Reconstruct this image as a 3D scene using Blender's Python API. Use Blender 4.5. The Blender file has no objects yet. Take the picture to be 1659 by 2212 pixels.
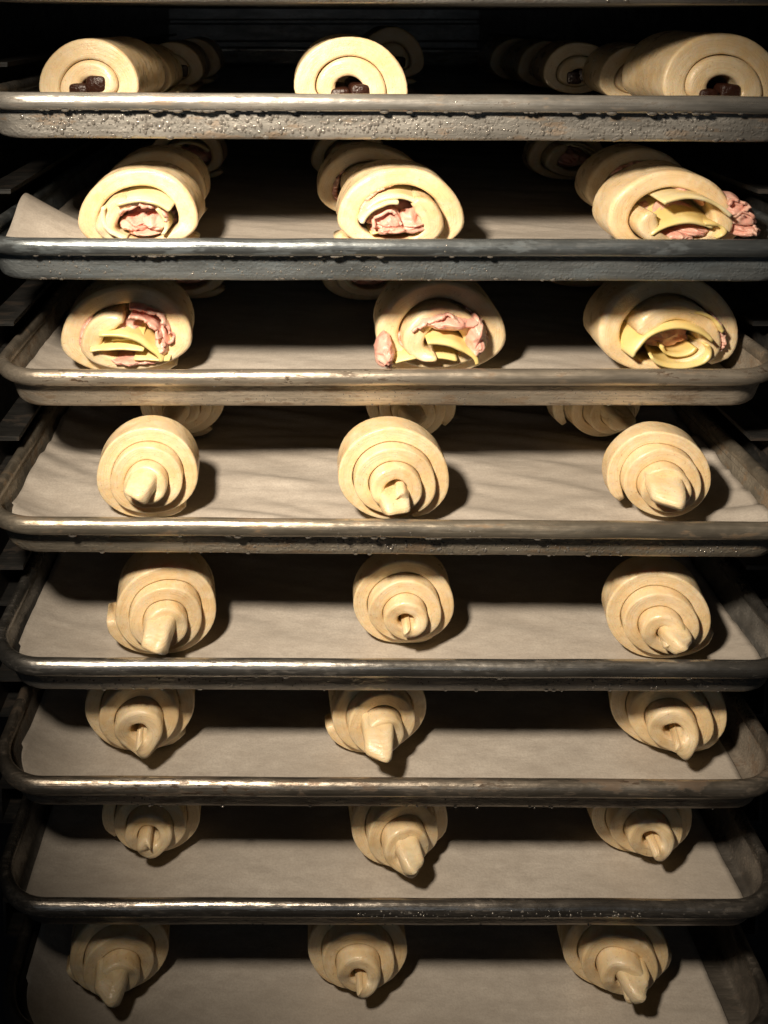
import bpy, math, random
import numpy as np
from mathutils import Vector, noise as mn

SC = bpy.context.scene
COL = SC.collection
R = math.radians

# ------------------------------------------------------------------ camera
S = 0.461 / 1668.0            # metres per reference pixel on the tray-front plane
FPX = 1875.0
PITCH = R(4.3)
HOR = 30.0
CY = HOR + FPX * math.tan(PITCH)
# distance so that the tray at row 1682 spans 1668 px
TT = (1682 - CY) / FPX
# depth along axis = FPX*S
DAX = FPX * S - .034
DY = DAX * math.cos(PITCH) - (TT * DAX) * math.sin(PITCH)       # horizontal distance camera -> y=0 plane (at that row)
DYC = DY
VPX = 640.0                   # column of the vanishing point: the camera stands left of the rack's middle
XC = -(829.5 - VPX) * S
cam = bpy.data.cameras.new('camera')
camo = bpy.data.objects.new('camera', cam)
COL.objects.link(camo)
camo.location = (XC, -DYC, 0)
camo.rotation_euler = (R(90) - PITCH, 0, 0)
cam.sensor_fit = 'HORIZONTAL'
cam.sensor_width = 36
cam.lens = 36 * FPX / 1659.0
cam.shift_y = (CY - 1106) / 1659.0
cam.shift_x = (829.5 - VPX) / 1659.0
cam.clip_start = 0.01
cam.clip_end = 20
cam.dof.use_dof = True
cam.dof.focus_distance = 0.56
cam.dof.aperture_fstop = 22
SC.camera = camo

def proj(p):
    """world point -> reference picture pixel (design aid)"""
    x, y, z = p[0], p[1] + DYC, p[2]
    dep = y * math.cos(PITCH) - z * math.sin(PITCH)
    up = y * math.sin(PITCH) + z * math.cos(PITCH)
    return VPX + FPX * (x - XC) / dep, CY - FPX * up / dep

def z_at(py, y):
    t = (CY - py) / FPX
    yy = y + DYC
    return yy * (t * math.cos(PITCH) - math.sin(PITCH)) / (math.cos(PITCH) + t * math.sin(PITCH))

def x_at(px, y, z):
    dep = (y + DYC) * math.cos(PITCH) - z * math.sin(PITCH)
    return (px - VPX) * dep / FPX + XC

# ------------------------------------------------------------------ world, light, exposure
w = bpy.data.worlds.new('World')
SC.world = w
w.use_nodes = True
bg = w.node_tree.nodes['Background']
bg.inputs[0].default_value = (0.75, 0.85, 1.0, 1)
bg.inputs[1].default_value = 0.002

ld = bpy.data.lights.new('flash_lamp', 'SPOT')
ld.energy = 34
ld.color = (1.0, 0.845, 0.665)
ld.shadow_soft_size = 0.028
ld.spot_size = R(58)
ld.spot_blend = 1.0
lo = bpy.data.objects.new('flash_lamp', ld)
COL.objects.link(lo)
lo.location = (-0.215, -0.40, 0.18)
tgt = Vector((0.0, 0.05, -0.21))
lo.rotation_euler = (tgt - lo.location).to_track_quat('-Z', 'Y').to_euler()

rl = bpy.data.lights.new('fill_lamp', 'AREA')     # added soft cool fill, standing in for dim room light behind the camera
rl.shape = 'RECTANGLE'; rl.size = 1.1; rl.size_y = .6
rl.energy = .65
rl.color = (.80, .90, 1.0)
ro_ = bpy.data.objects.new('fill_lamp', rl)
COL.objects.link(ro_)
ro_.location = (-.1, -1.7, .05)
ro_.rotation_euler = (R(90), 0, 0)

SC.view_settings.view_transform = 'Standard'
SC.view_settings.look = 'None'
SC.view_settings.exposure = 0
SC.view_settings.gamma = 1
SC.cycles.max_bounces = 6
SC.cycles.diffuse_bounces = 2
SC.cycles.glossy_bounces = 2
SC.cycles.caustics_reflective = False
SC.cycles.caustics_refractive = False

# ------------------------------------------------------------------ helpers
def link_mesh(name, verts, faces, mat, parent=None, smooth=True, lay=None, flat_ngon=False):
    me = bpy.data.meshes.new(name)
    me.from_pydata([tuple(v) for v in verts], [], faces)
    me.polygons.foreach_set('use_smooth', [smooth and not (flat_ngon and len(f) > 4) for f in faces])
    if lay is not None:
        a = me.attributes.new('lay', 'FLOAT_VECTOR', 'POINT')
        a.data.foreach_set('vector', np.asarray(lay, dtype=np.float32).ravel())
    me.materials.append(mat)
    me.update()
    o = bpy.data.objects.new(name, me)
    COL.objects.link(o)
    if parent is not None:
        o.parent = parent
    return o

def empty(name, loc, label, cat, group=None, rot=(0, 0, 0)):
    o = bpy.data.objects.new(name, None)
    COL.objects.link(o)
    o.location = loc
    o.rotation_euler = rot
    o.empty_display_size = 0.02
    tag(o, label, cat, group)
    return o

def tag(o, label, cat, group=None, kind=None):
    o['label'] = label
    o['category'] = cat
    if group: o['group'] = group
    if kind: o['kind'] = kind

class NT:
    def __init__(s, name):
        s.m = bpy.data.materials.new(name)
        s.m.use_nodes = True
        s.t = s.m.node_tree
        s.b = s.t.nodes['Principled BSDF']
    def n(s, typ, **kw):
        nd = s.t.nodes.new(typ)
        for k, v in kw.items():
            if hasattr(nd, k): setattr(nd, k, v)
            else: nd.inputs[k].default_value = v
        return nd
    def l(s, a, b): s.t.links.new(a, b)
    def pos(s):
        return s.n('ShaderNodeTexCoord').outputs['Object']
    def geo(s):
        return s.n('ShaderNodeNewGeometry').outputs['Position']
    def attr(s, nm):
        a = s.n('ShaderNodeAttribute'); a.attribute_name = nm
        return a.outputs['Vector']
    def noise(s, vec, scale, detail=3, sx=(1, 1, 1), rough=.5, off=(0, 0, 0)):
        mp = s.n('ShaderNodeMapping'); mp.inputs['Scale'].default_value = sx
        mp.inputs['Location'].default_value = off
        s.l(vec, mp.inputs['Vector'])
        nz = s.n('ShaderNodeTexNoise'); nz.inputs['Scale'].default_value = scale
        nz.inputs['Detail'].default_value = detail; nz.inputs['Roughness'].default_value = rough
        s.l(mp.outputs[0], nz.inputs['Vector'])
        return nz.outputs[0]
    def ramp(s, fac, stops):
        r = s.n('ShaderNodeValToRGB')
        el = r.color_ramp.elements
        while len(el) < len(stops): el.new(0.5)
        for e, (p, c) in zip(el, stops):
            e.position = p
            e.color = (c, c, c, 1) if not hasattr(c, '__len__') else (*c, 1)
        s.l(fac, r.inputs[0])
        return r.outputs[0]
    def mix(s, fac, a, b, mode='MIX'):
        m = s.n('ShaderNodeMix'); m.data_type = 'RGBA'; m.blend_type = mode
        for k, v in ((0, fac), (6, a), (7, b)):
            if isinstance(v, (int, float)): m.inputs[k].default_value = v
            elif isinstance(v, tuple): m.inputs[k].default_value = (*v, 1)
            else: s.l(v, m.inputs[k])
        return m.outputs[2]
    def math(s, op, a, b=0.0, clamp=False):
        m = s.n('ShaderNodeMath'); m.operation = op; m.use_clamp = clamp
        for k, v in ((0, a), (1, b)):
            if isinstance(v, (int, float)): m.inputs[k].default_value = v
            else: s.l(v, m.inputs[k])
        return m.outputs[0]
    def bump(s, h, strength, dist, prev=None):
        b = s.n('ShaderNodeBump'); b.inputs['Strength'].default_value = strength
        b.inputs['Distance'].default_value = dist
        s.l(h, b.inputs['Height'])
        if prev is not None: s.l(prev, b.inputs['Normal'])
        return b.outputs[0]

# ------------------------------------------------------------------ materials
def dough_material():
    n = NT('raw_dough')
    p = n.pos(); lay = n.attr('lay')
    big = n.noise(p, 45, 3)
    col = n.mix(n.ramp(big, [(.38, 0.), (.62, 1.)]), (.87, .64, .35), (.91, .73, .46))
    pl = n.noise(p, 160, 4, off=(4, 4, 9))
    col = n.mix(n.math('MULTIPLY', n.ramp(pl, [(.45, 0.), (.62, 1.)]), .35), col, (.94, .84, .66))
    stri = n.noise(lay, 1, 3, (60, 1500, 60))
    col = n.mix(n.math('MULTIPLY', n.ramp(stri, [(.38, 1.), (.55, 0.)]), .20), col, (.60, .40, .18))
    sp = n.noise(p, 640, 2, off=(3, 1, 5))
    col = n.mix(n.math('MULTIPLY', n.ramp(sp, [(.66, 0.), (.72, 1.)]), .38), col, (.46, .24, .09))
    n.l(col, n.b.inputs['Base Color'])
    n.b.inputs['Subsurface Weight'].default_value = .22
    n.b.inputs['Subsurface Radius'].default_value = (1.0, .55, .25)
    n.b.inputs['Subsurface Scale'].default_value = .0035
    rg = n.noise(p, 110, 3, off=(9, 2, 2))
    n.l(n.ramp(rg, [(.38, .24), (.62, .55)]), n.b.inputs['Roughness'])
    n.b.inputs['Specular IOR Level'].default_value = .55
    n.b.inputs['Coat Weight'].default_value = .12
    n.b.inputs['Coat Roughness'].default_value = .22
    fine = n.noise(p, 1100, 3)
    mid = n.noise(p, 210, 3, off=(2, 7, 1))
    b = n.bump(stri, .5, .0005)
    b = n.bump(mid, .38, .0011, b)
    b = n.bump(fine, .35, .0004, b)
    n.l(b, n.b.inputs['Normal'])
    return n.m

def paper_material(seed):
    n = NT('parchment')
    p = n.pos()
    f = n.noise(p, 1, 6, (75, 170, 190), .68, (seed, seed * 2, 0))
    g = n.noise(p, 1, 3, (9, 22, 20), .5, (seed * 3, 0, 0))
    c = n.mix(n.ramp(f, [(.32, 0.), (.66, 1.)]), (.49, .445, .39), (.62, .575, .51))
    c = n.mix(n.math('MULTIPLY', n.ramp(g, [(.35, 1.), (.6, 0.)]), .5), c, (.38, .34, .29))
    fine = n.noise(p, 900, 3)
    c = n.mix(n.math('MULTIPLY', n.ramp(fine, [(.3, 1.), (.6, 0.)]), .35), c, (.34, .30, .26))
    n.l(c, n.b.inputs['Base Color'])
    n.b.inputs['Roughness'].default_value = .62
    n.b.inputs['Specular IOR Level'].default_value = .3
    b = n.bump(f, .5, .0008)
    b = n.bump(fine, .25, .0003, b)
    n.l(b, n.b.inputs['Normal'])
    return n.m

def metal_material(name, base, stain, seed, drops=0.0, metallic=.75, stain_lo=.62, rough=(.30, .52), wear=.5, dropscale=430):
    n = NT(name)
    p = n.pos()
    br = n.noise(p, 1, 4, (18, 900, 900), .6, (seed, 0, 0))
    sm = n.noise(p, 1, 4, (14, 60, 60), .6, (seed * 1.7, seed, 0))
    st = n.noise(p, 1, 6, (38, 110, 130), .65, (seed * 3.1, 4, seed))
    ch = n.noise(p, 1, 3, (130, 520, 520), .6, (seed * .3, 1, 7))
    dk = tuple(c * .55 for c in base)
    c = n.mix(n.ramp(sm, [(.38, 0.), (.62, 1.)]), dk, base)
    c = n.mix(n.math('MULTIPLY', n.ramp(br, [(.38, 1.), (.55, 0.)]), .45), c, tuple(c_ * .5 for c_ in base))
    sf = n.ramp(st, [(stain_lo - .08, 0.), (stain_lo - .02, 1.)])
    c = n.mix(n.math('MULTIPLY', sf, .55), c, stain)
    # small dark nicks, clustered
    nk = n.math('MULTIPLY', n.ramp(ch, [(.555, 0.), (.575, 1.)]), n.ramp(sm, [(.45, 0.), (.6, wear)]))
    c = n.mix(nk, c, (.06, .035, .02))
    n.l(c, n.b.inputs['Base Color'])
    n.l(n.math('SUBTRACT', metallic, n.math('MULTIPLY', n.math('ADD', n.math('MULTIPLY', sf, .6), nk, True), metallic * .7)), n.b.inputs['Metallic'])
    n.l(n.ramp(n.noise(p, 1, 4, (30, 200, 200), .6, (1, seed, 2)), [(.3, rough[0]), (.7, rough[1])]), n.b.inputs['Roughness'])
    b = n.bump(br, .45, .0004)
    b = n.bump(n.noise(p, 1, 3, (160, 420, 420), .6, (seed, 3, 3)), .30, .0006, b)
    b = n.bump(n.noise(p, 70, 2), .25, .002, b)
    if drops > 0:
        vo = n.n('ShaderNodeTexVoronoi'); vo.feature = 'F1'
        vo.inputs['Scale'].default_value = dropscale
        wp = n.n('ShaderNodeMapping'); wp.inputs['Scale'].default_value = (1, 1, .9)
        n.l(p, wp.inputs['Vector'])
        # warp a little
        wn = n.n('ShaderNodeTexNoise'); wn.inputs['Scale'].default_value = 260
        n.l(p, wn.inputs['Vector'])
        va = n.n('ShaderNodeVectorMath'); va.operation = 'SCALE'; va.inputs['Scale'].default_value = .0045
        n.l(wn.outputs['Color'], va.inputs[0])
        vb = n.n('ShaderNodeVectorMath'); vb.operation = 'ADD'
        n.l(wp.outputs[0], vb.inputs[0]); n.l(va.outputs[0], vb.inputs[1])
        n.l(vb.outputs[0], vo.inputs['Vector'])
        dome = n.ramp(vo.outputs['Distance'], [(.0, 1.), (.32, .72), (.52, 0.)])
        dn = n.noise(p, 1, 3, (22, 60, 60), .5, (seed, 9, 3))
        dome = n.math('MULTIPLY', dome, n.ramp(dn, [(.36, .25), (.55, 1.)]))
        b = n.bump(dome, drops * .42, .0006, b)
    n.l(b, n.b.inputs['Normal'])
    return n.m

def simple(name, col, rough=.4, sss=0, sr=(1, .4, .3), metallic=0, bumps=(), var=None, spec=.5):
    n = NT(name)
    p = n.pos()
    n.b.inputs['Base Color'].default_value = (*col, 1)
    if var:
        c2, sc, lo_, hi = var
        n.l(n.mix(n.ramp(n.noise(p, sc, 4), [(lo_, 0.), (hi, 1.)]), col, c2), n.b.inputs['Base Color'])
    n.b.inputs['Roughness'].default_value = rough
    n.b.inputs['Metallic'].default_value = metallic
    n.b.inputs['Specular IOR Level'].default_value = spec
    if sss:
        n.b.inputs['Subsurface Weight'].default_value = sss
        n.b.inputs['Subsurface Radius'].default_value = sr
        n.b.inputs['Subsurface Scale'].default_value = .004
    b = None
    for sc, st, d in bumps:
        b = n.bump(n.noise(p, sc, 3), st, d, b)
    if b is not None: n.l(b, n.b.inputs['Normal'])
    return n.m

DOUGH = dough_material()
CHEESE = simple('cheese', (.88, .72, .38), .33, .2, (1, .8, .3), bumps=((160, .3, .001), (900, .2, .0003)), var=((.90, .82, .58), 60, .4, .65))
CHEESE_Y = simple('yellow_cheese', (.86, .65, .25), .33, .2, (1, .7, .2), bumps=((160, .3, .001), (900, .2, .0003)), var=((.90, .74, .36), 60, .4, .65))
HAM = simple('ham', (.80, .40, .32), .38, .3, (1, .4, .3), bumps=((260, .5, .0010), (900, .35, .0004)), var=((.84, .52, .42), 120, .40, .62))
CHOC = simple('dark_chocolate', (.035, .012, .007), .34, bumps=((500, .6, .0012), (1500, .4, .0004)))
RAILM = metal_material('rail_metal', (.15, .15, .145), (.10, .07, .05), 12, metallic=.8, rough=(.35, .55))
CABM = metal_material('cabinet_metal', (.34, .33, .31), (.08, .06, .05), 31, metallic=.85, rough=(.30, .42), stain_lo=.75)
DROPM = simple('water_drop', (.33, .31, .28), .14, metallic=.55, spec=.6)

# ------------------------------------------------------------------ tray geometry
TW = .461          # outer width
TL = .66           # outer length
RCO = .034

def rr_loop(inset, z, hw=TW / 2, ln=TL, rc=RCO, nc=18, nx=90, ny=40):
    """rounded rectangle, front at y=inset; anticlockwise seen from above"""
    r = max(rc - inset, .004)
    x1 = hw - inset; ya = inset; yb = ln - inset
    pts = []
    def arc(cx, cy, a0):
        for i in range(nc):
            a = a0 + (math.pi / 2) * i / nc
            pts.append((cx + r * math.cos(a), cy + r * math.sin(a)))
    def line(p, q, k):
        for i in range(k):
            t = i / k
            pts.append((p[0] + (q[0] - p[0]) * t, p[1] + (q[1] - p[1]) * t))
    line((-x1 + r, ya), (x1 - r, ya), nx)
    arc(x1 - r, ya + r, -math.pi / 2)
    line((x1, ya + r), (x1, yb - r), ny)
    arc(x1 - r, yb - r, 0)
    line((x1 - r, yb), (-x1 + r, yb), nx // 3)
    arc(-x1 + r, yb - r, math.pi / 2)
    line((-x1, yb - r), (-x1, ya + r), ny)
    arc(-x1 + r, ya + r, math.pi)
    return [(x, y, z) for x, y in pts]

FLOOR_Z = -.0243
def sweep(profile, closed, seed, amp):
    V = []; F = []
    n = None
    for (ins, z) in profile:
        lp = rr_loop(ins, z)
        n = len(lp)
        for (x, y, zz) in lp:
            d = mn.noise(Vector((x * 14 + seed, y * 14, 3.1))) * amp
            e = mn.noise(Vector((x * 30 + seed, y * 30, 8.1))) * amp * .5
            V.append((x, y + d, zz + e))
    m = len(profile)
    for j in range(m if closed else m - 1):
        a = j * n; b = ((j + 1) % m) * n
        for i in range(n):
            k = (i + 1) % n
            F.append((a + i, a + k, b + k, b + i))
    return V, F, n

def make_tray(loc, roll, wallmat, rimmat, label, seed):
    t = empty('baking_tray', loc, label, 'baking tray', 'metal baking trays stacked in the rack', rot=(0, roll, 0))
    prof = []
    for i in range(20):
        a = 2 * math.pi * i / 20
        prof.append((.0038 - .0038 * math.cos(a), -.0047 + .0047 * math.sin(a)))
    V, F, n = sweep(prof, True, seed, .0006)
    F = [f[::-1] for f in F]
    link_mesh('rim', V, F, rimmat, t)
    # pan: inner skin down to floor, outer skin
    def skin(off, zo):
        pr = [(.0060 + off, -.0065), (.0072 + off, -.011), (.0088 + off, -.0155), (.0100 + off, -.0193)]
        for a in (20, 45, 70, 90):
            a = R(a)
            pr.append((.0100 + off + .0042 * (1 - math.cos(a)) + .0004, -.0193 - (.0042 + .0015 + zo) * math.sin(a)))
        pr.append((.020 + off, pr[-1][1]))
        return pr
    pi = skin(.001, -.0007)      # inner, floor at about -.0278
    po = skin(.0, .0008)
    V, F, n = sweep(pi, False, seed, .0006)
    F.append(tuple((len(pi) - 1) * n + i for i in range(n)))
    V2, F2, n = sweep(po, False, seed, .0006)
    o = len(V)
    F2 = [tuple(o + i for i in f[::-1]) for f in F2]
    F2.append(tuple(o + (len(po) - 1) * n + i for i in range(n))[::-1])
    link_mesh('pan', V + V2, F + F2, wallmat, t, flat_ngon=True)
    return t

# droplet template
def drop_template():
    V = []; F = []
    nu, nv = 10, 5
    for j in range(nv + 1):
        ph = (math.pi / 2) * j / nv
        for i in range(nu):
            a = 2 * math.pi * i / nu
            V.append((math.cos(a) * math.cos(ph), math.sin(a) * math.cos(ph), math.sin(ph)))
    for j in range(nv):
        for i in range(nu):
            k = (i + 1) % nu
            F.append((j * nu + i, j * nu + k, (j + 1) * nu + k, (j + 1) * nu + i))
    return np.array(V), F
DT, DF = drop_template()
def make_drops(parent, spec, seed):
    """spec: list of (kind, count, x0, x1, smin, smax)"""
    rng = random.Random(seed)
    V = []; F = []
    for kind, cnt, x0, x1, s0, s1 in spec:
        for _ in range(cnt):
            x = rng.uniform(x0, x1)
            s = s0 + (s1 - s0) * rng.random() ** 2.5
            if kind == 'wall':
                u = rng.random()
                z = -.0115 - u * .0105
                y = .0073 + (.0104 - .0073) * u + .0003
                nrm = Vector((0, -1, -.15)).normalized(); sc = (s, s * rng.uniform(.9, 1.5), s * .38)
            elif kind == 'edge':     # lower edge of the pan
                z = -.0243 + rng.uniform(-.0004, .0006); y = .0118; nrm = Vector((0, -.6, -1)).normalized(); sc = (s * 1.3, s, s * .7)
            elif kind == 'hang':     # hanging under the rim
                z = -.0092; y = .0028; nrm = Vector((0, -.35, -1)).normalized(); sc = (s * 1.7, s, s * .8)
            else:                    # on the rim front
                a = R(rng.uniform(-35, 25)); z = -.0047 + .0046 * math.sin(a); y = .0038 - .0037 * math.cos(a)
                nrm = Vector((0, -math.cos(a), math.sin(a))); sc = (s * 1.2, s, s * .55)
            q = nrm.to_track_quat('Z', 'Y').to_matrix()
            M = np.array(q) @ np.diag(sc)
            P = DT @ M.T + np.array((x, y, z))
            o = len(V)
            V.extend(P.tolist())
            F.extend([tuple(o + i for i in f) for f in DF])
    if V:
        ob = link_mesh('water_droplets', V, F, DROPM, parent)
        ob['kind'] = 'stuff'

# rim top row (reference px), left and right rim edge (reference px), roll in degrees
TR = [
    # py,  xl,  xr, rolldeg
    (-102, -60, 1745, .25),
    (203, -45, 1735, .32),
    (515, -40, 1728, .12),
    (797,   0, 1663, -.05),
    (1122, -22, 1712, .42),
    (1424, -6, 1692, .22),
    (1682,  0, 1669, .30),
    (1943,  5, 1661, .12),
    (2224, 12, 1655, .10),
]
TRAY = []
for i, (py, xl, xr, rd) in enumerate(TR):
    # depth from apparent width
    dep = TW * FPX / (xr - xl)
    # iterate y so that depth matches
    y = 0
    for _ in range(30):
        z = z_at(py, y + .0042)
        d = (y + .034 + DYC) * math.cos(PITCH) - z * math.sin(PITCH)
        y += (dep - d)
    y = max(-.03, min(.03, y))
    z = z_at(py, y + .0042)
    xc = x_at((xl + xr) / 2, y + .034, z)
    TRAY.append(dict(y=y, z=z, x=xc, roll=R(rd), floor=z + FLOOR_Z))
    print('tray', i, round(xc, 4), round(y, 4), round(z, 4))

def floor_z(i, x):
    t = TRAY[i]
    return t['floor'] - math.tan(t['roll']) * (x - t['x'])

TL_LABEL = [
    'topmost baking tray, only its drip-beaded lower edge showing at the picture top',
    'bright baking tray beaded with large water drops, holding the chocolate-filled rolls',
    'bluish grey wet baking tray holding ham rolls over a lifted paper corner',
    'scratched beige baking tray with rounded right corner, holding ham and cheese rolls',
    'rust-spotted baking tray holding the upper two rows of plain croissants',
    'smooth polished baking tray under the blunt croissant curled like a snail',
    'brown-pitted baking tray directly below the smooth polished tray',
    'dark thin baking tray whose rim carries a row of fine droplets',
    'lowest baking tray, cut by the picture bottom, its front rim out of view',
]
MATP = [
    # base, stain, drops, stain_lo, metallic, wear, rough
    ((.60, .59, .56), (.16, .10, .05), .9, .66, .70, .4, (.32, .5)),
    ((.66, .64, .59), (.26, .16, .08), 1.0, .63, .55, .6, (.28, .48)),
    ((.35, .39, .41), (.12, .15, .17), .8, .60, .65, .3, (.30, .46)),
    ((.62, .55, .45), (.20, .12, .06), .55, .62, .55, .9, (.32, .5)),
    ((.58, .52, .42), (.26, .15, .07), .9, .61, .60, .6, (.30, .5)),
    ((.56, .54, .50), (.14, .10, .07), .7, .70, .80, .3, (.26, .42)),
    ((.60, .53, .44), (.14, .07, .03), .5, .60, .70, .9, (.30, .48)),
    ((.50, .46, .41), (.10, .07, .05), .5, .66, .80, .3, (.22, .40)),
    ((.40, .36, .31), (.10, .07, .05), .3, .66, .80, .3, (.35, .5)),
]
DROPS = [
    [('edge', 16, -.192, .192, .0005, .0014)],
    [('wall', 800, -.192, .192, .0002, .0009), ('wall', 240, -.20, .02, .0004, .0014), ('edge', 49, -.192, .192, .0005, .0020), ('hang', 66, -.192, .192, .0005, .0018), ('rim', 20, .0, .192, .0002, .0005)],
    [('wall', 300, -.192, .05, .0002, .0006), ('edge', 49, -.192, .192, .0005, .0012), ('hang', 38, -.192, .05, .0005, .0014), ('rim', 25, -.05, .03, .0002, .0006)],
    [('wall', 200, -.192, .192, .0002, .0004), ('edge', 22, -.192, .192, .0004, .0008), ('hang', 8, -.192, .192, .0004, .0008)],
    [('wall', 400, -.08, .192, .0003, .0008), ('edge', 38, -.192, .192, .0004, .0012), ('hang', 44, -.192, .1, .0005, .0014), ('rim', 20, -.05, .05, .0003, .0007)],
    [('wall', 200, -.192, .192, .0003, .0008), ('edge', 33, -.192, .192, .0004, .0010), ('hang', 27, -.192, .192, .0005, .0014)],
    [('wall', 60, -.192, .192, .0003, .0006), ('edge', 27, -.192, .192, .0004, .0008), ('hang', 7, -.192, .192, .0004, .0008)],
    [('rim', 120, -.02, .19, .0003, .0007), ('edge', 16, -.192, .192, .0003, .0006), ('hang', 11, -.1, .192, .0003, .0008)],
    [],
]
for i in range(9):
    t = TRAY[i]
    ba, st, dr, sl, me_, we, ro = MATP[i]
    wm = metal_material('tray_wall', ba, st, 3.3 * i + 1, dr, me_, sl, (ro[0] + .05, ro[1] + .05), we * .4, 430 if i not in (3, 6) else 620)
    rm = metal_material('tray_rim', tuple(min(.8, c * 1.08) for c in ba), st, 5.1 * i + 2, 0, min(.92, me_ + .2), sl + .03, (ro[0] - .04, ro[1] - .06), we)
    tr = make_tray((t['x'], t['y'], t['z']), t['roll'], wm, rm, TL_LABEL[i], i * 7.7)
    make_drops(tr, DROPS[i], 50 + i)

# ------------------------------------------------------------------ cabinet: back, sides, runners
def box_vf(x0, x1, y0, y1, z0, z1):
    V = [(x0, y0, z0), (x1, y0, z0), (x1, y1, z0), (x0, y1, z0), (x0, y0, z1), (x1, y0, z1), (x1, y1, z1), (x0, y1, z1)]
    F = [(0, 3, 2, 1), (4, 5, 6, 7), (0, 1, 5, 4), (1, 2, 6, 5), (2, 3, 7, 6), (3, 0, 4, 7)]
    return V, F
def extrude_xz(poly, y0, y1):
    n = len(poly)
    V = [(x, y0, z) for x, z in poly] + [(x, y1, z) for x, z in poly]
    F = [tuple(range(n)), tuple(range(2 * n - 1, n - 1, -1))]
    for i in range(n):
        k = (i + 1) % n
        F.append((i, n + i, n + k, k))
    return V, F
def bevel(o, wd=.0008, seg=2):
    m = o.modifiers.new('bevel', 'BEVEL'); m.width = wd; m.segments = seg; m.limit_method = 'ANGLE'
cab = empty('proofing_cabinet', (0, 0, -.75), 'dark metal cabinet around all the trays, with a dim banded back wall', 'cabinet')
ZB = .75
YB = 1.20
V, F = box_vf(-.46, .46, YB, YB + .01, ZB - .85, ZB + .45); bevel(link_mesh('back_wall', V, F, CABM, cab, False))
for sx in (-1, 1):
    V, F = box_vf(sx * .296 - .004, sx * .296 + .004, .05, YB - .002, ZB - .85, ZB + .45); link_mesh('side_wall', V, F, CABM, cab, False)
# raised band across the back wall
bx0, bx1 = x_at(295, YB, -.03), x_at(1235, YB, -.03)
V, F = box_vf(bx0, bx1, YB - .016, YB - .001, ZB - .053, ZB - .017); bevel(link_mesh('back_band', V, F, CABM, cab, False), .004, 4)
V, F = box_vf(bx0, bx1, YB - .012, YB - .001, ZB - .012, ZB + .10); bevel(link_mesh('back_panel', V, F, CABM, cab, False), .003, 4)
for i in range(1, 9):
    t = TRAY[i]
    zr = t['z'] - .0112
    for sx in (-1, 1):
        cx = t['x']
        xi = cx + sx * .2225
        xo = sx * .2915
        th = .0018
        zt = ZB + zr
        poly = [(xi, zt), (xi, zt - .006), (xi + sx * th, zt - .006), (xi + sx * th, zt - th), (xo - sx * th, zt - th), (xo - sx * th, zt - .030), (xo, zt - .030), (xo, zt)]
        lipx = cx + sx * .2425
        poly = [(xi, zt), (xi, zt - .012), (xi + sx * th, zt - .012), (xi + sx * th, zt - th),
                (lipx, zt - th), (lipx, zt + .0245), (cx + sx * .2250, zt + .0245), (cx + sx * .2250, zt + .0235 - th), (lipx - sx * th, zt + .0235 - th), (lipx - sx * th, zt)]
        if sx < 0: poly = poly[::-1]
        V, F = extrude_xz(poly, .062, .80)
        link_mesh('rail', V, F, RAILM, cab, False)

# ------------------------------------------------------------------ parchment
PAPER = {   # tray: (wrinkle amplitude, left curl, right curl, left edge, right edge, corner lifts)
    2: (.0028, .004, .002, -.2185, .216, [(-.145, .072, .026, .034)]),
    3: (.0024, .006, .002, -.2185, .214, []),
    4: (.0075, .006, .006, -.2188, .2188, []),
    5: (.0030, .006, .003, -.2188, .2165, []),
    6: (.0018, .009, .001, -.2185, .2105, [(-.185, .030, .006, .018)]),
    7: (.0014, .003, .001, -.2145, .2115, []),
    8: (.0018, .016, .001, -.2188, .2040, []),
}
PL = {
    2: 'white parchment sheet with its lifted left corner under the upper ham rolls',
    3: 'grey white parchment sheet mostly shaded under the three yellow cheese and ham rolls',
    4: 'strongly wrinkled bright parchment sheet under the two rows of croissants',
    5: 'smooth cream parchment sheet under the snail-curled blunt croissant, on the polished tray',
    6: 'cream parchment sheet with a creased front left corner, on the brown-pitted tray',
    7: 'tan lit parchment sheet on the dark thin tray with droplets on its rim',
    8: 'dim parchment sheet curving up at its left edge, on the lowest tray',
}
def paper_z(i, x, y, lx, ly):
    amp, cl, cr, xe0, xe1, lifts = PAPER[i]
    n1 = mn.noise(Vector((x * 7 + i * 3, y * 34 + x * 9, i)))
    n2 = mn.noise(Vector((x * 16 + i, y * 75 + x * 18, i + 5)))
    n3 = mn.noise(Vector((x * 5 + i * 7, y * 48 + x * 14, i + 2)))
    z = .0005 + amp * (1.0 + n1) * .45 + amp * .35 * abs(n2) + amp * .8 * max(0, .35 - abs(n3)) ** 1.5
    xl = -lx - .178
    if xl > 0: z += cl * (xl / .04) ** 2
    xr = lx - .178
    if xr > 0: z += cr * (xr / .04) ** 2
    for gx, gy, ga, gs in lifts:
        u = max(0, (gx - lx) / (gx + .2188))
        z += ga * u ** 1.25 * math.exp(-((ly - gy) / gs) ** 2)
    return z
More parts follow.
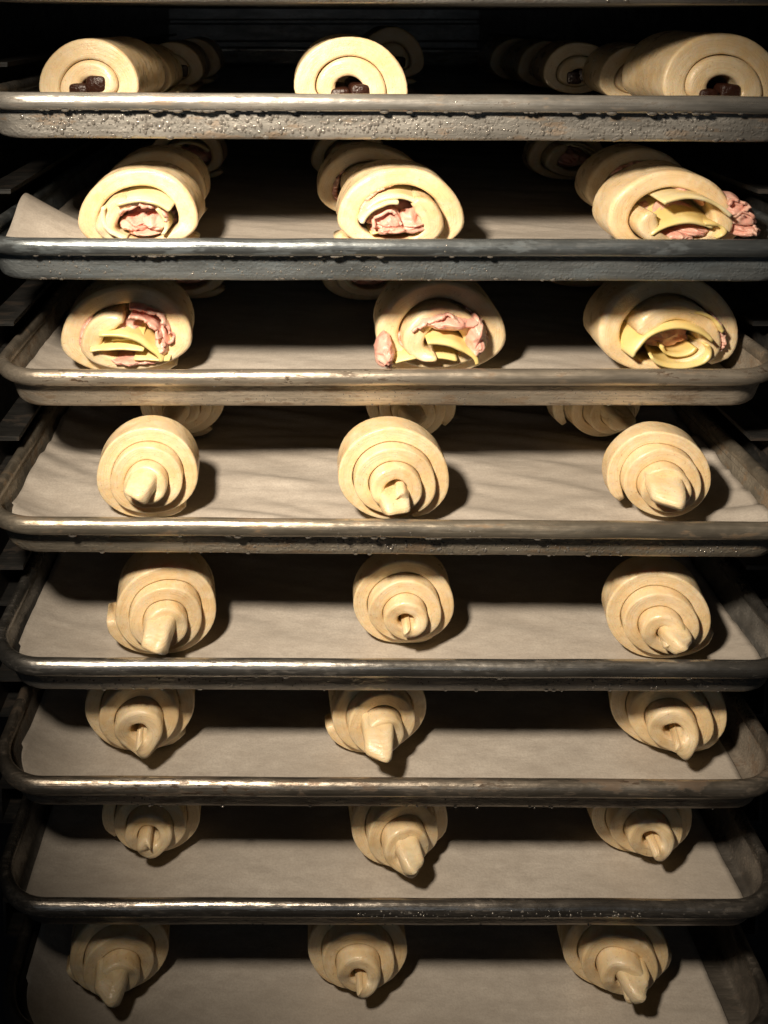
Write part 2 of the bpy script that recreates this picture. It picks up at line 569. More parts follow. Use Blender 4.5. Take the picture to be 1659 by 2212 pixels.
for i in PAPER:
    t = TRAY[i]
    xe0, xe1 = PAPER[i][3:5]; nx, ny = 120, 170
    y0, y1 = .0165, .636
    V = []; F = []
    yaw = 0
    for b in range(ny + 1):
        for a in range(nx + 1):
            lx = xe0 + (xe1 - xe0) * a / nx + .0006 * mn.noise(Vector((b * .08, i, a * .01)))
            ly = y0 + (y1 - y0) * (b / ny) ** 1.35
            if ly < .034:
                lim = .1965 + math.sqrt(max(0, .0205 ** 2 - (.034 - ly) ** 2))
                lx = max(-lim, min(lim, lx))
            rx = lx * math.cos(yaw) - (ly - .3) * math.sin(yaw) * .5
            z = paper_z(i, lx, ly, lx, ly)
            V.append((rx, ly, z))
    for b in range(ny):
        for a in range(nx):
            k = b * (nx + 1) + a
            F.append((k, k + 1, k + nx + 2, k + nx + 1))
    o = link_mesh('parchment_paper', V, F, paper_material(i * 2.7), None)
    o.location = (t['x'], t['y'], t['floor']); o.rotation_euler = (0, t['roll'], 0)
    m = o.modifiers.new('sheet', 'SOLIDIFY'); m.thickness = .0003; m.offset = 1
    tag(o, PL[i], 'parchment paper', 'parchment sheets lining the trays')

# ------------------------------------------------------------------ rolled dough
def roll_geo(n0, n1, pitch, t, Lf, rng, at=1.0, ab=.85, cr=.2, droop=0.0, dy0=.02, phase=0.0, hand=1, wob=.0007, spt=46, lumps=.0009):
    """spiral of sheet dough around the y axis. returns verts, faces, layer attribute. base at z=0."""
    steps = int((n1 - n0) * spt) + 1
    h = t / 2
    Rmax = pitch * n1 - pitch / 2 + h + 0.0
    sx0 = rng.uniform(0, 50)
    V = []; LA = []; F = []
    ny = 14; nc = 4
    prof_n = None
    arc = 0
    prev = None
    for k in range(steps + 1):
        n = n0 + (n1 - n0) * k / steps
        th = 2 * math.pi * (n1 - n)         # measured back from the tail
        ang = phase + hand * th
        rm = pitch * n - pitch / 2
        ecc = 1 + .025 * math.sin(2 * math.pi * n * 1.0 + sx0) + .012 * math.sin(4 * math.pi * n + sx0 * 2)
        rm *= ecc
        arc += 2 * math.pi * rm / spt
        L = Lf(n)
        lf = L + wob * 2 * mn.noise(Vector((n * 6, sx0, 0)))
        lb = L + wob * 2 * mn.noise(Vector((n * 6, sx0, 9)))
        # thin towards both ends of the sheet
        e0 = min(1, (n - n0) * spt / 5 + .45); e1 = min(1, (n1 - n) * spt / 4 + .55)
        hh = h * min(e0, e1)
        c = min((cr + max(0, 2.1 - n) * .22 * (cr < .18)) * t, hh * .9)
        pr = []
        for j in range(ny + 1):             # inner face, back to front
            y = (lb - c) + (-(lf - c) - (lb - c)) * j / ny
            pr.append((y, -hh, 0.0))
        for j in range(1, nc):
            a = math.pi / 2 * j / nc
            pr.append((-(lf - c) - c * math.sin(a), -hh + c * (1 - math.cos(a)), 0))
        for j in range(5):
            pr.append((-lf, -hh + c + (2 * hh - 2 * c) * j / 4, 0))
        for j in range(1, nc):
            a = math.pi / 2 * j / nc
            pr.append((-lf + c * (1 - math.cos(a)), hh - c + c * math.sin(a), 0))
        for j in range(ny + 1):
            y = -(lf - c) + ((lb - c) + (lf - c)) * j / ny
            pr.append((y, hh, 0))
        for j in range(1, nc):
            a = math.pi / 2 * j / nc
            pr.append(((lb - c) + c * math.sin(a), hh - c + c * math.cos(a), 0))
        for j in range(5):
            pr.append((lb, hh - c - (2 * hh - 2 * c) * j / 4, 0))
        for j in range(1, nc):
            a = math.pi / 2 * j / nc
            pr.append((lb - c * (1 - math.cos(a)), -hh + c - c * math.sin(a), 0))
        prof_n = len(pr)
        for (y, dr, _) in pr:
            r = rm + dr
            x = r * math.sin(ang); z = r * math.cos(ang)
            q = Vector((x * 38 + sx0, y * 38, z * 38))
            ln = mn.noise(q) * lumps
            r2 = r + ln
            yy = y + mn.noise(q + Vector((31, 7, 0))) * lumps * .8
            x = r2 * math.sin(ang); z = r2 * math.cos(ang)
            z = z * at if z > 0 else z * ab
            z += Rmax * ab
            ex = abs(yy) - dy0
            if ex > 0: z -= droop * ex * ex * 30
            # flat underside
            if z < .004: z = .004 * math.exp((z - .004) / .004) if z > -.02 else 0.0
            V.append((x, yy, z - .0003)); LA.append((arc, dr + rm * 0 + n * pitch, y))
    P = prof_n
    for k in range(steps):
        for j in range(P):
            jj = (j + 1) % P
            a, b, c_, d = k * P + j, k * P + jj, (k + 1) * P + jj, (k + 1) * P + j
            F.append((a, b, c_, d) if hand > 0 else (a, d, c_, b))
    F.append(tuple(range(P)) if hand < 0 else tuple(range(P))[::-1])
    F.append(tuple(steps * P + j for j in range(P))[::-1] if hand < 0 else tuple(steps * P + j for j in range(P)))
    return V, F, LA, Rmax * ab, Rmax

def bar_geo(pts, wd, ht, rng, taper=(1, 1), ex=3.5, nseg=16, npr=22, endr=.55, groove=0.0, lump=.0006, twist=0.0):
    """rounded bar swept through pts (quadratic/cubic bezier), returns V,F"""
    n = len(pts) - 1
    P = [Vector(p) for p in pts]
    def bez(t):
        q = P[:]
        while len(q) > 1: q = [q[i].lerp(q[i + 1], t) for i in range(len(q) - 1)]
        return q[0]
    V = []; F = []
    s0 = rng.uniform(0, 99)
    st = []
    for k in range(nseg + 1):
        st.append((k / nseg, 1.0))
    st[0] = (0, .8); st.append((1.0, endr)); 
    for k, (t, sc) in enumerate(st):
        c = bez(t); tg = (bez(min(1, t + .01)) - bez(max(0, t - .01))).normalized()
        if k == len(st) - 1: c = c + tg * ht * .14
        elif k == nseg: sc = .96
        side = tg.cross(Vector((0, 0, 1))) if abs(tg.z) < .95 else Vector((1, 0, 0))
        side.normalize(); up = side.cross(tg).normalized()
        tw = twist * t
        side, up = side * math.cos(tw) + up * math.sin(tw), up * math.cos(tw) - side * math.sin(tw)
        ww = wd * (taper[0] + (taper[1] - taper[0]) * t) * sc; hh = ht * (1 + (taper[1] - 1) * t * .5) * sc
        for j in range(npr):
            a = 2 * math.pi * j / npr
            ca, sa = math.cos(a), math.sin(a)
            u = math.copysign(abs(ca) ** (2 / ex), ca); v = math.copysign(abs(sa) ** (2 / ex), sa)
            if groove and v > 0: v -= groove * math.exp(-((u - .15) / .25) ** 2)
            p = c + side * (u * ww) + up * (v * hh)
            nn = mn.noise_vector(p * 90 + Vector((s0, 0, 0))) * lump
            V.append(tuple(p + nn))
    m = len(st)
    for k in range(m - 1):
        for j in range(npr):
            jj = (j + 1) % npr
            F.append((k * npr + j, (k + 1) * npr + j, (k + 1) * npr + jj, k * npr + jj))
    F.append(tuple(range(npr))); F.append(tuple((m - 1) * npr + j for j in range(npr))[::-1])
    return V, F

def croissant(tr, px, ly, Rr, label, seed, phase=2.4, hand=1, step=.0062, tongue=(0, .010, .012), tw=.0065, th=.0055, point=1.0, droop=.0, yaw=0, ab=.82, n1=4.15, group='plain croissants on the trays', groove=.3, toff=(-.002, .001), beak=None, core=.80, endL=.005):
    rng = random.Random(seed)
    t = TRAY[tr]
    pitch = Rr / (n1 - .5 + .48)
    thick = pitch * .965
    n0 = core
    tw *= 1.05; th *= .95; dz_k = .8
    Lf = lambda n: endL + (n1 - n) * step + .0030 * max(0, 1.75 - n)
    V, F, LA, cz, Rm = roll_geo(n0, n1, pitch, thick, Lf, rng, .96, ab, .14, droop, .022, phase, hand)
    Lr = Lf(1.5)
    if beak:
        bx, bd, bw = beak
        yb = Lr - .008
        V2 = []
        for (x, y, z) in V:
            w_ = max(0, min(1, (abs(y) - yb) / .008)); w_ = w_ * w_ * (3 - 2 * w_)
            u_ = max(0, min(1.3, (cz - z) / .014))
            k_ = w_ * u_ ** 1.5 * math.exp(-((x - bx) / bw) ** 2)
            V2.append((x, y + math.copysign(.35 * bd * k_, y), max(.0004, z - bd * k_)))
        V = V2
    # tongue at both ends
    dx, dz, ln = tongue
    for sgn in ((-1, 1) if ln > 0 else ()):
        ox, oz = toff
        f = sgn
        pts = [(ox, f * (Lr - .022), cz + oz), (ox, f * (Lr - .004), cz + oz + .002), (ox + dx * .5, f * (Lr + ln * .75), cz + oz + .001), (ox + dx, f * (Lr + ln), cz + oz - dz * dz_k)]
        pts = [(p_[0], p_[1], max(p_[2], th * 1.02 + droop * max(0, abs(p_[1]) - .022) ** 2 * 30)) for p_ in pts]
        v2, f2 = bar_geo(pts, tw, th, rng, (1.35, point), groove=groove, endr=.84 if point > .6 else .45)
        o = len(V)
        # follow the droop
        for (x, y, z) in v2:
            ex = abs(y) - .022
            if ex > 0: z -= droop * ex * ex * 30
            V.append((x, y, max(z, .0006))); LA.append((x, z, y))
        F.extend([tuple(o + i for i in g) for g in f2])
    y = t['y'] + ly
    fz = t['floor']
    x = x_at(px, y, fz + Rr)
    pz = (paper_z(tr, x - t['x'], ly, x - t['x'], ly) + .0006) if tr in PAPER else .0
    o = link_mesh('croissant', V, F, DOUGH, None, lay=LA)
    o.location = (x, y, floor_z(tr, x) + pz); o.rotation_euler = (0, t['roll'], R(yaw))
    tag(o, label, 'croissant', group)
    return o

GC = 'plain croissants on the trays'
# tray 4
croissant(4, 327, 0.038, 0.0341, 'croissant with a blunt tongue pointing down, front left on the strongly wrinkled paper', 1, phase=2.5, tongue=(-0.005, 0.0035, 0.0095), toff=(-.001, .003), yaw=4)
croissant(4, 840, 0.034, 0.0349, 'brightest croissant, its tip hidden behind the rust-spotted rim', 2, phase=2.7, hand=-1, tongue=(0.001, 0.0035, 0.006), toff=(0, -.004), tw=.007, droop=.07)
croissant(4, 1420, 0.040, 0.0316, 'croissant with a broad grooved tongue, front right on the wrinkled paper', 3, phase=-2.3, tongue=(-0.003, 0.0045, 0.01), tw=.0080, toff=(-.002, .002), groove=.1, yaw=-5)
croissant(4, 398, 0.135, 0.0334, 'shaded croissant behind, left one of the back row half under the beige tray', 4, phase=2.5, tongue=(-0.007, 0.004, 0.009), yaw=6)
croissant(4, 878, 0.135, 0.0339, 'shaded croissant behind, middle one of the back row with tongue bent right', 5, phase=2.2, hand=-1, tongue=(0.006, 0.004, 0.008))
croissant(4, 1286, 0.135, 0.0344, 'shaded croissant behind, right one of the back row with a stubby upright tongue', 6, phase=-2.2, tongue=(0.003, 0.004, 0.008), yaw=10, step=0.0092)
# tray 5
croissant(5, 350, 0.041, 0.0353, 'croissant with its loose outer end sticking out left, on the polished tray', 7, phase=-1.75, hand=-1, n1=4.25, endL=.008, tongue=(-0.004, 0.0045, 0.0105), tw=.0068, th=.0068, toff=(0, .001), yaw=8)
croissant(5, 874, 0.047, 0.0340, 'blunt croissant curled like a snail without a projecting tip', 8, phase=2.6, tongue=(0, 0, 0), tw=.009, th=.0045, toff=(-.002, -.002), step=0.0063, groove=.0, core=.92, beak=(.000, .0015, .010))
croissant(5, 1422, 0.036, 0.0344, 'croissant with short twisted knob tip, right one on the polished tray', 9, phase=1.9, hand=1, tongue=(0.004, 0.002, 0.004), tw=.0062, th=.0058, toff=(.002, -.001), yaw=-8, droop=.06, beak=(.006, .003, .006))
# tray 6
croissant(6, 314, 0.051, 0.0388, 'croissant with a small folded point over a hollow, left one on the brown-pitted tray', 10, phase=2.4, step=0.0083, tongue=(0, 0, 0), tw=.0062, point=0.4, droop=.15, yaw=6, toff=(.001, .002), core=.92, beak=(.002, .0095, .0065))
croissant(6, 806, 0.051, 0.0350, 'croissant with a long broad ribbed tongue hanging down to the paper', 11, phase=-2.0, hand=-1, step=0.0079, tongue=(-0.003, 0.0045, 0.0105), tw=.0075, point=1.0, droop=.13, toff=(-.001, .003), groove=.15, yaw=5, beak=(-.003, .006, .008))
croissant(6, 1443, 0.051, 0.0386, 'croissant with a sharp drooping beak, right one on the brown-pitted tray', 12, phase=2.2, step=0.0081, tongue=(0, 0, 0), tw=.0070, point=0.3, droop=.15, yaw=-12, toff=(.001, .002), core=.92, beak=(.006, .0125, .0060))
# tray 7
croissant(7, 338, 0.059, 0.0329, 'small croissant with a tucked-in rounded tip, left one on the dark thin tray', 13, phase=-2.2, step=0.0069, tongue=(0, 0, 0), tw=.0062, droop=.18, yaw=2, toff=(-.002, .001), beak=(.001, .003, .009))
croissant(7, 854, 0.053, 0.0336, 'croissant with a square ended tip pointing down right, middle of the dark thin tray', 14, phase=2.2, hand=-1, step=0.0086, tongue=(0.003, 0.0025, 0.006), tw=.0060, droop=.15, yaw=5, toff=(.001, .002), beak=(.005, .007, .0060))
croissant(7, 1382, 0.057, 0.0355, 'croissant with a wide lopsided tip wet underneath, right one on the dark thin tray', 15, phase=2.4, step=0.0075, tongue=(0, 0, 0), tw=.0080, droop=.12, yaw=0, toff=(-.002, .003), core=.92, beak=(.000, .002, .012))
# tray 8
croissant(8, 254, 0.047, 0.0354, 'dim croissant with a big blunt tongue, left one on the lowest tray', 16, phase=-2.0, hand=-1, step=0.0072, tongue=(-0.003, 0.0015, 0.006), tw=.0078, th=.0075, droop=.15, yaw=8, toff=(-.001, .001))
croissant(8, 776, 0.049, 0.0357, 'dim croissant with flat spiral end, middle one on the lowest tray', 17, phase=2.4, step=0.0072, tongue=(0, 0, 0), tw=.0062, droop=.12, toff=(-.001, .002), groove=0, core=.92, beak=(0, .001, .01))
croissant(8, 1328, 0.049, 0.0370, 'dim croissant with a creased folded tip, right one on the lowest tray', 18, phase=1.8, step=0.0079, tongue=(0.004, 0.0015, 0.004), tw=.0075, droop=.12, yaw=-3, toff=(.002, .001), groove=.4, beak=(.002, .002, .010))

# ------------------------------------------------------------------ chocolate rolls (tray 1)
def place(tr, px, ly, hz=.03):
    t = TRAY[tr]; y = t['y'] + ly
    x = x_at(px, y, t['floor'] + hz)
    lx = x - t['x']
    pz = (paper_z(tr, lx, ly, lx, ly) + .0006) if tr in PAPER else .0012
    return (x, y, floor_z(tr, x) + pz), (0, t['roll'])

def choc_roll(px, ly, Rr, label, seed, yaw=0, L=.031, phase=2.3, hand=1, ch=((-.4, .1), (.6, .3)), ab=.56, at=.94):
    rng = random.Random(seed)
    loc, (a, b) = place(1, px, ly)
    e = empty('chocolate_roll', loc, label, 'pastry roll', 'chocolate-filled pastry rolls', rot=(0, b, R(yaw)))
    pitch = Rr / 3.0
    n0, n1 = 1.02, 3.05
    Lf = lambda n: L + .0012 * math.sin(n * 3 + seed) + (.0015 if n < 2 else 0)
    V, F, LA, cz, Rm = roll_geo(n0, n1, pitch, pitch * .975, Lf, rng, at, ab, .14, 0, .1, phase, hand, wob=.0006)
    link_mesh('dough', V, F, DOUGH, e, lay=LA)
    for (u, v) in ch:
        x = u * .0095; z = cz + v * .010 - .0015
        V, F = bar_geo([(x, L - .004, z), (x, 0, z), (x + rng.uniform(-.001, .001), -L - .0022, z)], .0058, .0052, rng, ex=4, endr=.8, lump=.0005, nseg=6)
        link_mesh('chocolate_stick', V, F, CHOC, e)
choc_roll(236, 0.086, 0.0380, 'chocolate roll at the front left with a grainy chocolate lump showing', 31, yaw=-6, phase=2.2, ch=((-.75, -.15), (.2, .3)), hand=1)
choc_roll(742, 0.080, 0.0370, 'brightest chocolate roll, alone at the front middle, two dark sticks showing', 32, phase=2.4, hand=-1, ch=((-.3, -.25), (.75, .0)), L=.028)
choc_roll(1494, 0.086, 0.0392, 'widest chocolate roll at the front right with a glossy stick in its hollow', 33, phase=2.5, hand=-1, yaw=-2, ch=((-.6, -.3), (.75, .0)), L=.036)
choc_roll(312, 0.171, 0.0327, 'shaded chocolate roll, second in the left row', 34, phase=2.0)
choc_roll(385, 0.261, 0.0322, 'dark chocolate roll, third in the left row', 35, phase=2.5)
choc_roll(428, 0.356, 0.0317, 'dark chocolate roll, fourth and last in the left row', 36, phase=2.5)
choc_roll(776, 0.176, 0.0322, 'shaded chocolate roll peeking over the brightest one', 37, phase=2.5, L=.03)
choc_roll(842, 0.356, 0.0368, 'tall dark chocolate roll against the back wall band, right of the middle', 38, phase=2.5, at=1.12)
choc_roll(1355, 0.176, 0.0322, 'half-lit chocolate roll, second in the right row, touching the widest roll', 39, phase=2.4, hand=-1, yaw=-7)
choc_roll(1232, 0.241, 0.0317, 'dim chocolate roll with an empty dark hollow, third in the right row', 40, phase=2.4, hand=-1, yaw=-7)
choc_roll(1168, 0.336, 0.0322, 'very dark chocolate roll, fourth in the right row', 41, phase=2.4)
choc_roll(1104, 0.426, 0.0322, 'barely visible chocolate roll, last in the right row', 42, phase=2.4)

# ------------------------------------------------------------------ ham and cheese rolls
def cheese_geo(cx, cz, rf, rb, a0, a1, yf, yb, th, rng, seg=22):
    """curved slice: arc of radius rf at the front, rb behind"""
    V = []; F = []
    s0 = rng.uniform(0, 99)
    rows = [(0, 0), (.06, .0), (.5, 0), (1, 0)]
    pr = []
    ny = 6
    for j in range(ny + 1): pr.append((j / ny, -.5))
    for j in range(ny, -1, -1): pr.append((j / ny, .5))
    m = len(pr)
    for k in range(seg + 1):
        t = k / seg
        a = R(a0 + (a1 - a0) * t)
        for (u, w_) in pr:
            y = yf + (yb - yf) * u + .0012 * mn.noise(Vector((t * 4, s0, 0))) * (1 - u)
            r = rf + (rb - rf) * u + w_ * th + .0008 * mn.noise(Vector((t * 3, u * 3, s0)))
            V.append((cx + r * math.sin(a), y, cz + r * math.cos(a)))
    for k in range(seg):
        for j in range(m):
            jj = (j + 1) % m
            F.append((k * m + j, k * m + jj, (k + 1) * m + jj, (k + 1) * m + j))
    F.append(tuple(range(m))[::-1]); F.append(tuple(seg * m + j for j in range(m)))
    return V, F

def ham_geo(path, yf, yb, rng, amp=.0015, jag=.0022, step=.0011):
    """crumpled sheet following a path in the xz plane"""
    s0 = rng.uniform(0, 99)
    pts = [Vector((p[0], 0, p[1])) for p in path]
    # resample with catmull-rom
    out = []
    for i in range(len(pts) - 1):
        p0 = pts[max(0, i - 1)]; p1 = pts[i]; p2 = pts[i + 1]; p3 = pts[min(len(pts) - 1, i + 2)]
        k = max(3, int((p2 - p1).length / step))
        for j in range(k):
            t = j / k
            out.append(.5 * ((2 * p1) + (p2 - p0) * t + (2 * p0 - 5 * p1 + 4 * p2 - p3) * t * t + (3 * p1 - p0 - 3 * p2 + p3) * t ** 3))
    out.append(pts[-1])
    nv = 9
    V = []; F = []
    for i, p in enumerate(out):
        u = i * step
        yfr = yf + jag * mn.noise(Vector((u * 260, s0, 0))) * 1.6 + jag * mn.noise(Vector((u * 900, s0, 4)))
        for j in range(nv + 1):
            v = j / nv
            q = Vector((p.x * 160, v * 3 + s0, p.z * 160))
            d = mn.noise_vector(q) * amp
            V.append((p.x + d.x, yfr + (yb - yfr) * v + d.y * .5, p.z + d.z))
    for i in range(len(out) - 1):
        for j in range(nv):
            a = i * (nv + 1) + j
            F.append((a, a + 1, a + nv + 2, a + nv + 1))
    return V, F

def ham_part(parent, path, yf, yb, rng, **kw):
    V, F = ham_geo(path, yf, yb, rng, **kw)
    o = link_mesh('ham_slice', V, F, HAM, parent)
    m = o.modifiers.new('thick', 'SOLIDIFY'); m.thickness = .0013; m.offset = 0
    return o
def arc_path(cx, cz, r, a0, a1, n=14, jit=0, rng=None, flat=1.0):
    out = []
    for k in range(n + 1):
        a = R(a0 + (a1 - a0) * k / n)
        rr = r + (rng.uniform(-jit, jit) if rng else 0)
        out.append((cx + rr * math.sin(a), cz + rr * math.cos(a) * flat))
    return out
def crumple(cx, cz, rx, rz, rng, n=26):
    """folded meander filling an ellipse"""
    out = []
    for k in range(n):
        t = k / (n - 1)
        x = cx - rx + 2 * rx * t
        hz = rz * math.sqrt(max(.05, 1 - (2 * t - 1) ** 2 * .9))
        z = cz + hz * (1 if k % 2 else -1) * rng.uniform(.25, 1)
        out.append((x + rng.uniform(-.0012, .0012), z))
    return out

C = .01
def ridge(p, sc, s0):
    q = Vector((p[0] * sc + s0, p[1] * sc * .45, p[2] * sc))
    w_ = mn.noise_vector(q * .7) * .9
    a = mn.noise(q + w_); b = mn.noise((q + w_) * 2.1)
    return (1 - 2.2 * abs(a)) * .7 + (1 - 2.2 * abs(b)) * .3
def ham_lump(cx, cz, rx, ry, rz, y, rng, nu=56, nv=36, amp=.30):
    s0 = rng.uniform(0, 99)
    V = []; F = []
    for j in range(nv + 1):
        ph = math.pi * j / nv - math.pi / 2
        for i in range(nu):
            a = 2 * math.pi * i / nu
            d = (math.cos(a) * math.cos(ph), -math.sin(ph), math.sin(a) * math.cos(ph))
            p0 = (cx + d[0] * rx, y + d[1] * ry, cz + d[2] * rz)
            k = 1 + amp * ridge(p0, 130, s0)
            V.append((cx + d[0] * rx * k, y + d[1] * ry * k, cz + d[2] * rz * k))
    for j in range(nv):
        for i in range(nu):
            k = (i + 1) % nu
            F.append((j * nu + i, j * nu + k, (j + 1) * nu + k, (j + 1) * nu + i))
    return V, F
def ham_tube(path, rr, ry, y, rng, npr=18, amp=.45):
    s0 = rng.uniform(0, 99)
    P = []
    for i in range(len(path) - 1):
        for k in range(5):
            t = k / 5
            P.append((path[i][0] * (1 - t) + path[i + 1][0] * t, path[i][1] * (1 - t) + path[i + 1][1] * t))
    P.append(path[-1])
    V = []; F = []
    for i, p in enumerate(P):
        a = P[max(0, i - 1)]; b = P[min(len(P) - 1, i + 1)]
        tx, tz = b[0] - a[0], b[1] - a[1]; l = math.hypot(tx, tz) or 1
        nx_, nz_ = -tz / l, tx / l
        e = math.sin(math.pi * min(1, max(0.04, (i + .5) / len(P)))) ** .4
        for j in range(npr):
            an = 2 * math.pi * j / npr
            u = math.cos(an) * rr * e; v = math.sin(an) * ry * e
            p0 = (p[0] + nx_ * u, y - v, p[1] + nz_ * u)
            k = 1 + amp * ridge(p0, 190, s0)
            V.append((p[0] + nx_ * u * k, y - v * k, p[1] + nz_ * u * k))
    for i in range(len(P) - 1):
        for j in range(npr):
            jj = (j + 1) % npr
            F.append((i * npr + j, i * npr + jj, (i + 1) * npr + jj, (i + 1) * npr + j))
    F.append(tuple(range(npr))[::-1]); F.append(tuple((len(P) - 1) * npr + j for j in range(npr)))
    return V, F
def ham_roll(tr, px, ly, Rr, label, seed, cheeses, hams, gap=(), yaw=0, phase=2.3, hand=1, at=.85, ab=.55, L=.010, step=.0100, n0=1.88, n1=3.45, pitch=None, lmp=.0014):
    rng = random.Random(seed)
    loc, (a, b) = place(tr, px, ly)
    e = empty('ham_cheese_roll', loc, label, 'pastry roll', 'ham and cheese pastry rolls', rot=(0, b, R(yaw)))
    pitch = pitch or Rr / (n1 - .03)
    Lf = lambda n: L + (n1 - n) * step
    V, F, LA, cz, Rm = roll_geo(n0, n1, pitch, pitch * .90, Lf, rng, at, ab, .24, 0, .1, phase, hand, wob=.0012, lumps=lmp)
    link_mesh('dough', V, F, DOUGH, e, lay=LA)
    yfr = -Lf(n0 + .3)
    # squash helper: local circle coordinates (cm from centre) -> x,z
    def sq(x, z):
        z = z * at if z > 0 else z * ab
        return (x, cz + z)
    def warp(V, lim=.0035):
        o = []
        for (x, y, z) in V:
            x2, z2 = sq(x, z)
            o.append((x2, y, max(z2, lim)))
        return o
    fs = 1.04 if n0 > 1.5 else 1.0
    V, F = ham_lump(.0, -.002, .017, .010, .0125, yfr + .021, rng, amp=.22)
    link_mesh('ham_slice', warp(V), F, HAM, e)
    for c in cheeses:
        cx, cz_, rf, rb, a0, a1, dy, mat = c
        cx, cz_, rf, rb = cx * fs, cz_ * fs, rf * fs, rb * fs
        V, F = cheese_geo(cx * C, cz_ * C, rf * C, rb * C, a0, a1, yfr + dy * C, yfr + .032, .0021, rng)
        link_mesh('cheese_slice', warp(V), F, CHEESE if mat == 0 else CHEESE_Y, e)
    for h in hams:
        if h[0] == 'c':
            _, cx, cz_, rx, rz, dy, n = h
            V, F = ham_lump(cx * C, cz_ * C, rx * C, .011, rz * C, yfr + dy * C + .011, rng)
            link_mesh('ham_slice', warp(V), F, HAM, e)
        elif h[0] == 't':
            _, cx, cz_, r, a0, a1, dy, rr = h
            path = arc_path(cx * C, cz_ * C, r * C, a0, a1, 10, .0008, rng)
            V, F = ham_tube(path, rr * C, .009, yfr + dy * C + .009, rng)
            link_mesh('ham_slice', warp(V), F, HAM, e)
        else:
            _, cx, cz_, r, a0, a1, dy = h
            path = arc_path(cx * C, cz_ * C, r * C, a0, a1, 7, .0012, rng)
            V, F = ham_geo(path, yfr + dy * C, yfr + dy * C + .022, rng, amp=.0022, jag=.0035)
            o = link_mesh('ham_slice', warp(V), F, HAM, e)
            m = o.modifiers.new('thick', 'SOLIDIFY'); m.thickness = .0016; m.offset = 0
    for (r, a0, a1, dy) in gap:        # ham squeezed between the two outer dough layers
        path = []
        k = max(5, int(abs(a1 - a0) / 8))
        for q in range(k + 1):
            aa = R(a0 + (a1 - a0) * q / k)
            fr_ = (((aa - phase) * hand) / (2 * math.pi)) % 1.0
            rr = pitch * (n1 - fr_ - 1.0) + rng.uniform(-.0004, .0004)
            path.append((rr * math.sin(aa), rr * math.cos(aa)))
        V, F = ham_tube(path, .0017, .007, -Lf(n1 - .5) - .0012 + .007, rng, amp=.5)
        link_mesh('ham_slice', warp(V), F, HAM, e)
    return e

# tray 2
ham_roll(2, 318, 0.056, 0.0435, 'ham roll with stacked pale cheese over a pink ham hollow, front left, upper ham tray', 51,
         [(0, -.9, 2.45, 3.0, -28, 42, -.5, 0), (.1, -.8, 2.1, 2.6, -24, 30, -.1, 0), (.5, .6, 2.45, 2.3, -150, -78, -.5, 0), (-.6, -.3, 2.0, 2.2, 50, 115, -.2, 0)],
         [('c', -.35, -.35, .85, .75, .0, 12), ('c', .65, -.3, .75, .8, .1, 12), ('a', .1, .0, 1.25, -70, 80, -.1), ('c', .1, -1.2, .9, .4, .0, 9)],
         gap=((2.95, -150, -95, 0),), phase=2.3, at=.87, ab=.50)
ham_roll(2, 850, 0.056, 0.0452, 'ham roll with a large smooth ham fold in its mouth, front middle', 52,
         [(-.1, -.3, 2.0, 2.3, -55, 60, -.2, 0), (-.2, -.5, 1.9, 2.3, -70, 5, -.5, 0), (-.2, -2.6, 1.9, 2.3, -40, 40, .0, 1)],
         [('c', -.5, .0, 1.05, .8, .0, 16), ('c', .85, -.25, .9, .95, -.2, 10), ('a', -.6, .1, .75, -150, 100, -.3), ('c', -.5, -.8, .9, .5, -.3, 10)],
         gap=((2.95, -95, 5, -.2),), phase=-2.2, hand=-1, at=.87, ab=.50)
ham_roll(2, 1432, 0.054, 0.0445, 'lopsided ham roll spilling ragged ham on its right side', 53,
         [(.3, -1.8, 2.0, 3.1, -70, 42, -.3, 1), (.2, -.9, 2.75, 2.9, -30, 55, -.7, 0), (1.5, -.7, .8, 1.0, -20, 150, -.3, 1)],
         [('c', .9, -1.0, .9, .6, .0, 12), ('c', .2, -1.4, .8, .5, -.2, 10), ('c', 3.15, 1.0, .65, .7, .2, 9), ('c', 3.7, .2, .75, .8, .2, 9), ('c', 3.95, -.9, .8, .75, .1, 9), ('a', 3.6, -.2, .8, -40, 150, .0), ('a', 3.2, .9, .6, -60, 120, .0)],
         gap=((2.98, -5, 62, .0),), phase=1.6, hand=1, at=.87, ab=.50)
gen = [(0, -.6, 2.2, 2.1, -50, 50, -.3, 0), (.1, .3, 1.8, 1.8, -150, -60, -.1, 0)]
gh = [('c', 0, -.1, 1.3, .9, 0, 14)]
ham_roll(2, 352, 0.128, 0.0425, 'half-shaded ham roll right behind the front left one, upper ham tray', 54, gen, gh, at=.87, ab=.50)
ham_roll(2, 412, 0.282, 0.0391, 'dark ham roll, last of the left row on the upper ham tray', 55, gen, gh, at=.87, ab=.50)
ham_roll(2, 793, 0.140, 0.0420, 'half-shaded ham roll behind the smooth ham fold roll', 56, gen, gh, gap=((2.95, -140, -40, 0), (2.95, 20, 80, 0)), hand=-1, at=.87, ab=.50)
ham_roll(2, 760, 0.282, 0.0391, 'dark ham roll at the far end of the middle row, upper ham tray', 57, gen, gh, at=.87, ab=.50)
ham_roll(2, 1368, 0.140, 0.0420, 'half-shaded ham roll with dark pink ham seam, behind the lopsided one', 58, gen, gh, gap=((2.95, -60, 30, .1),), at=.87, ab=.50)
ham_roll(2, 1220, 0.282, 0.0391, 'very dark ham roll with crossed cheese strips, far right on the upper ham tray', 59, gen + [(-.8, -1.4, 3, 3, 10, 50, -.6, 0)], gh, at=.87, ab=.50)
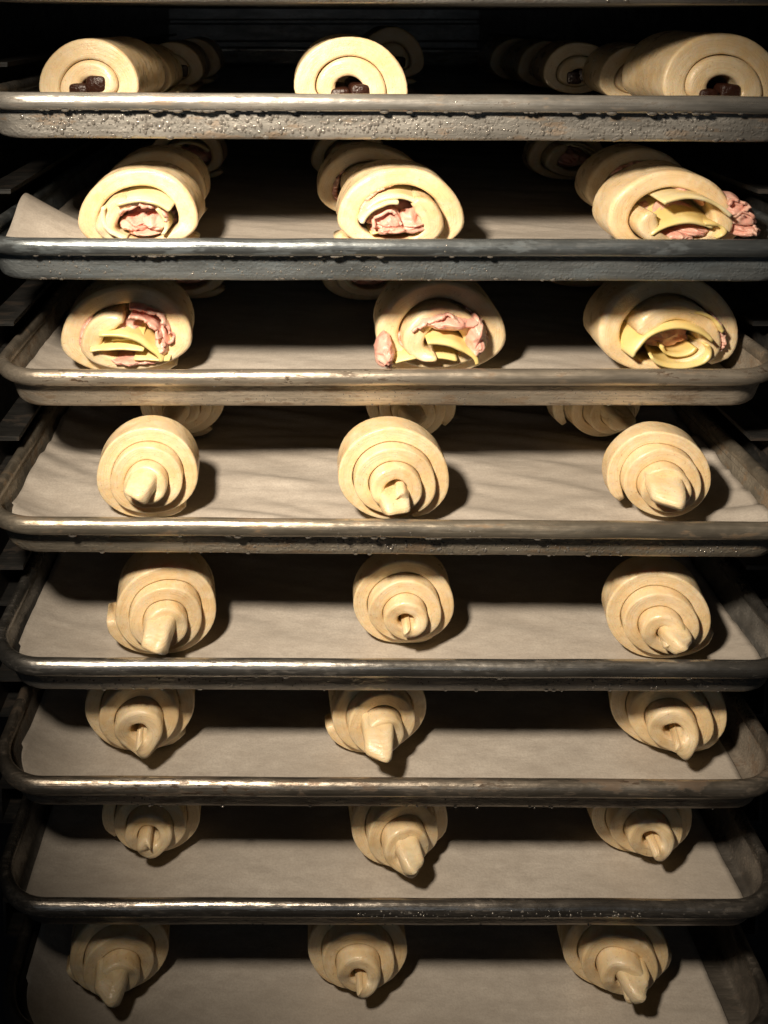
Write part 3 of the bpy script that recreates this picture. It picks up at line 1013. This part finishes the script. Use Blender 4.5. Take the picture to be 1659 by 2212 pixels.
# tray 3
ham_roll(3, 290, 0.055, 0.0485, 'ham roll with a long arched cheese strip over a flat cheese wedge, beige tray', 61,
         [(-1.0, -2.0, 2.9, 3.3, -12, 82, -.6, 1), (-.7, -6.7, 6.4, 7.9, -13, 14, -.4, 1), (-.2, -5.9, 6.3, 7.6, -7, 9, -.1, 1), (.9, -8.4, 6.8, 8.0, -5, 12, -.3, 1)],
         [('a', .0, .0, 2.0, 0, 130, -.3), ('a', .2, .2, 2.3, -5, 100, .0), ('c', .4, -2.1, 1.5, .45, -.2, 16), ('a', 0, 0, 2.5, -90, -30, .2), ('c', -.6, .9, 1.1, .4, .4, 10), ('c', 1.9, -.5, .4, 1.3, -.1, 10)],
         gap=((2.95, -110, -55, 0),), phase=2.5, at=.88, ab=.52, yaw=3)
ham_roll(3, 934, 0.056, 0.0490, 'ham roll with a dough curl inside and shredded ham at both sides', 62,
         [(-.3, -1.9, 2.4, 3.2, -12, 85, -.6, 1), (-.6, -4.8, 3.6, 4.7, -36, 26, -.1, 1)],
         [('c', .5, 1.5, 1.7, .4, -.3, 18), ('a', .2, .0, 2.0, -60, 40, -.2), ('c', 2.2, .2, .5, 1.6, -.3, 16), ('c', -3.2, -1.0, .55, 1.4, -.5, 14)],
         gap=((3.05, -140, -70, .5), (3.0, 40, 120, .2), (3.35, 60, 110, .1)), phase=-2.3, hand=-1, n0=1.35, at=.88, ab=.52)
ham_roll(3, 1418, 0.053, 0.0500, 'ham roll with a smooth yellow cheese curl around a dark hollow, beige tray', 63,
         [(.15, -1.2, 2.5, 3.2, -88, 52, -.6, 1), (.5, -.9, 1.75, 1.1, 60, 255, -.2, 1), (.6, -.7, .95, .7, 90, 280, .3, 1), (1.0, .0, 2.1, 2.0, 0, 70, .0, 1)],
         [('a', 0, 0, 2.3, -20, 80, .5)],
         gap=((3.1, 55, 125, .2), (3.2, 60, 120, .0)), phase=2.4, hand=-1, at=.88, ab=.52, step=.009)
ham_roll(3, 410, 0.198, 0.0391, 'dark ham roll behind the arched cheese strip roll, beige tray', 64, gen, gh, at=.86, ab=.55)
ham_roll(3, 790, 0.193, 0.0400, 'dark ham roll with pink crumbs, left behind the middle roll of the beige tray', 65, gen, gh, gap=((2.95, -60, 80, .1),), at=.86, ab=.55)
ham_roll(3, 1240, 0.223, 0.0391, 'nearly black ham roll behind the yellow cheese curl roll', 66, gen, gh, at=.86, ab=.55)
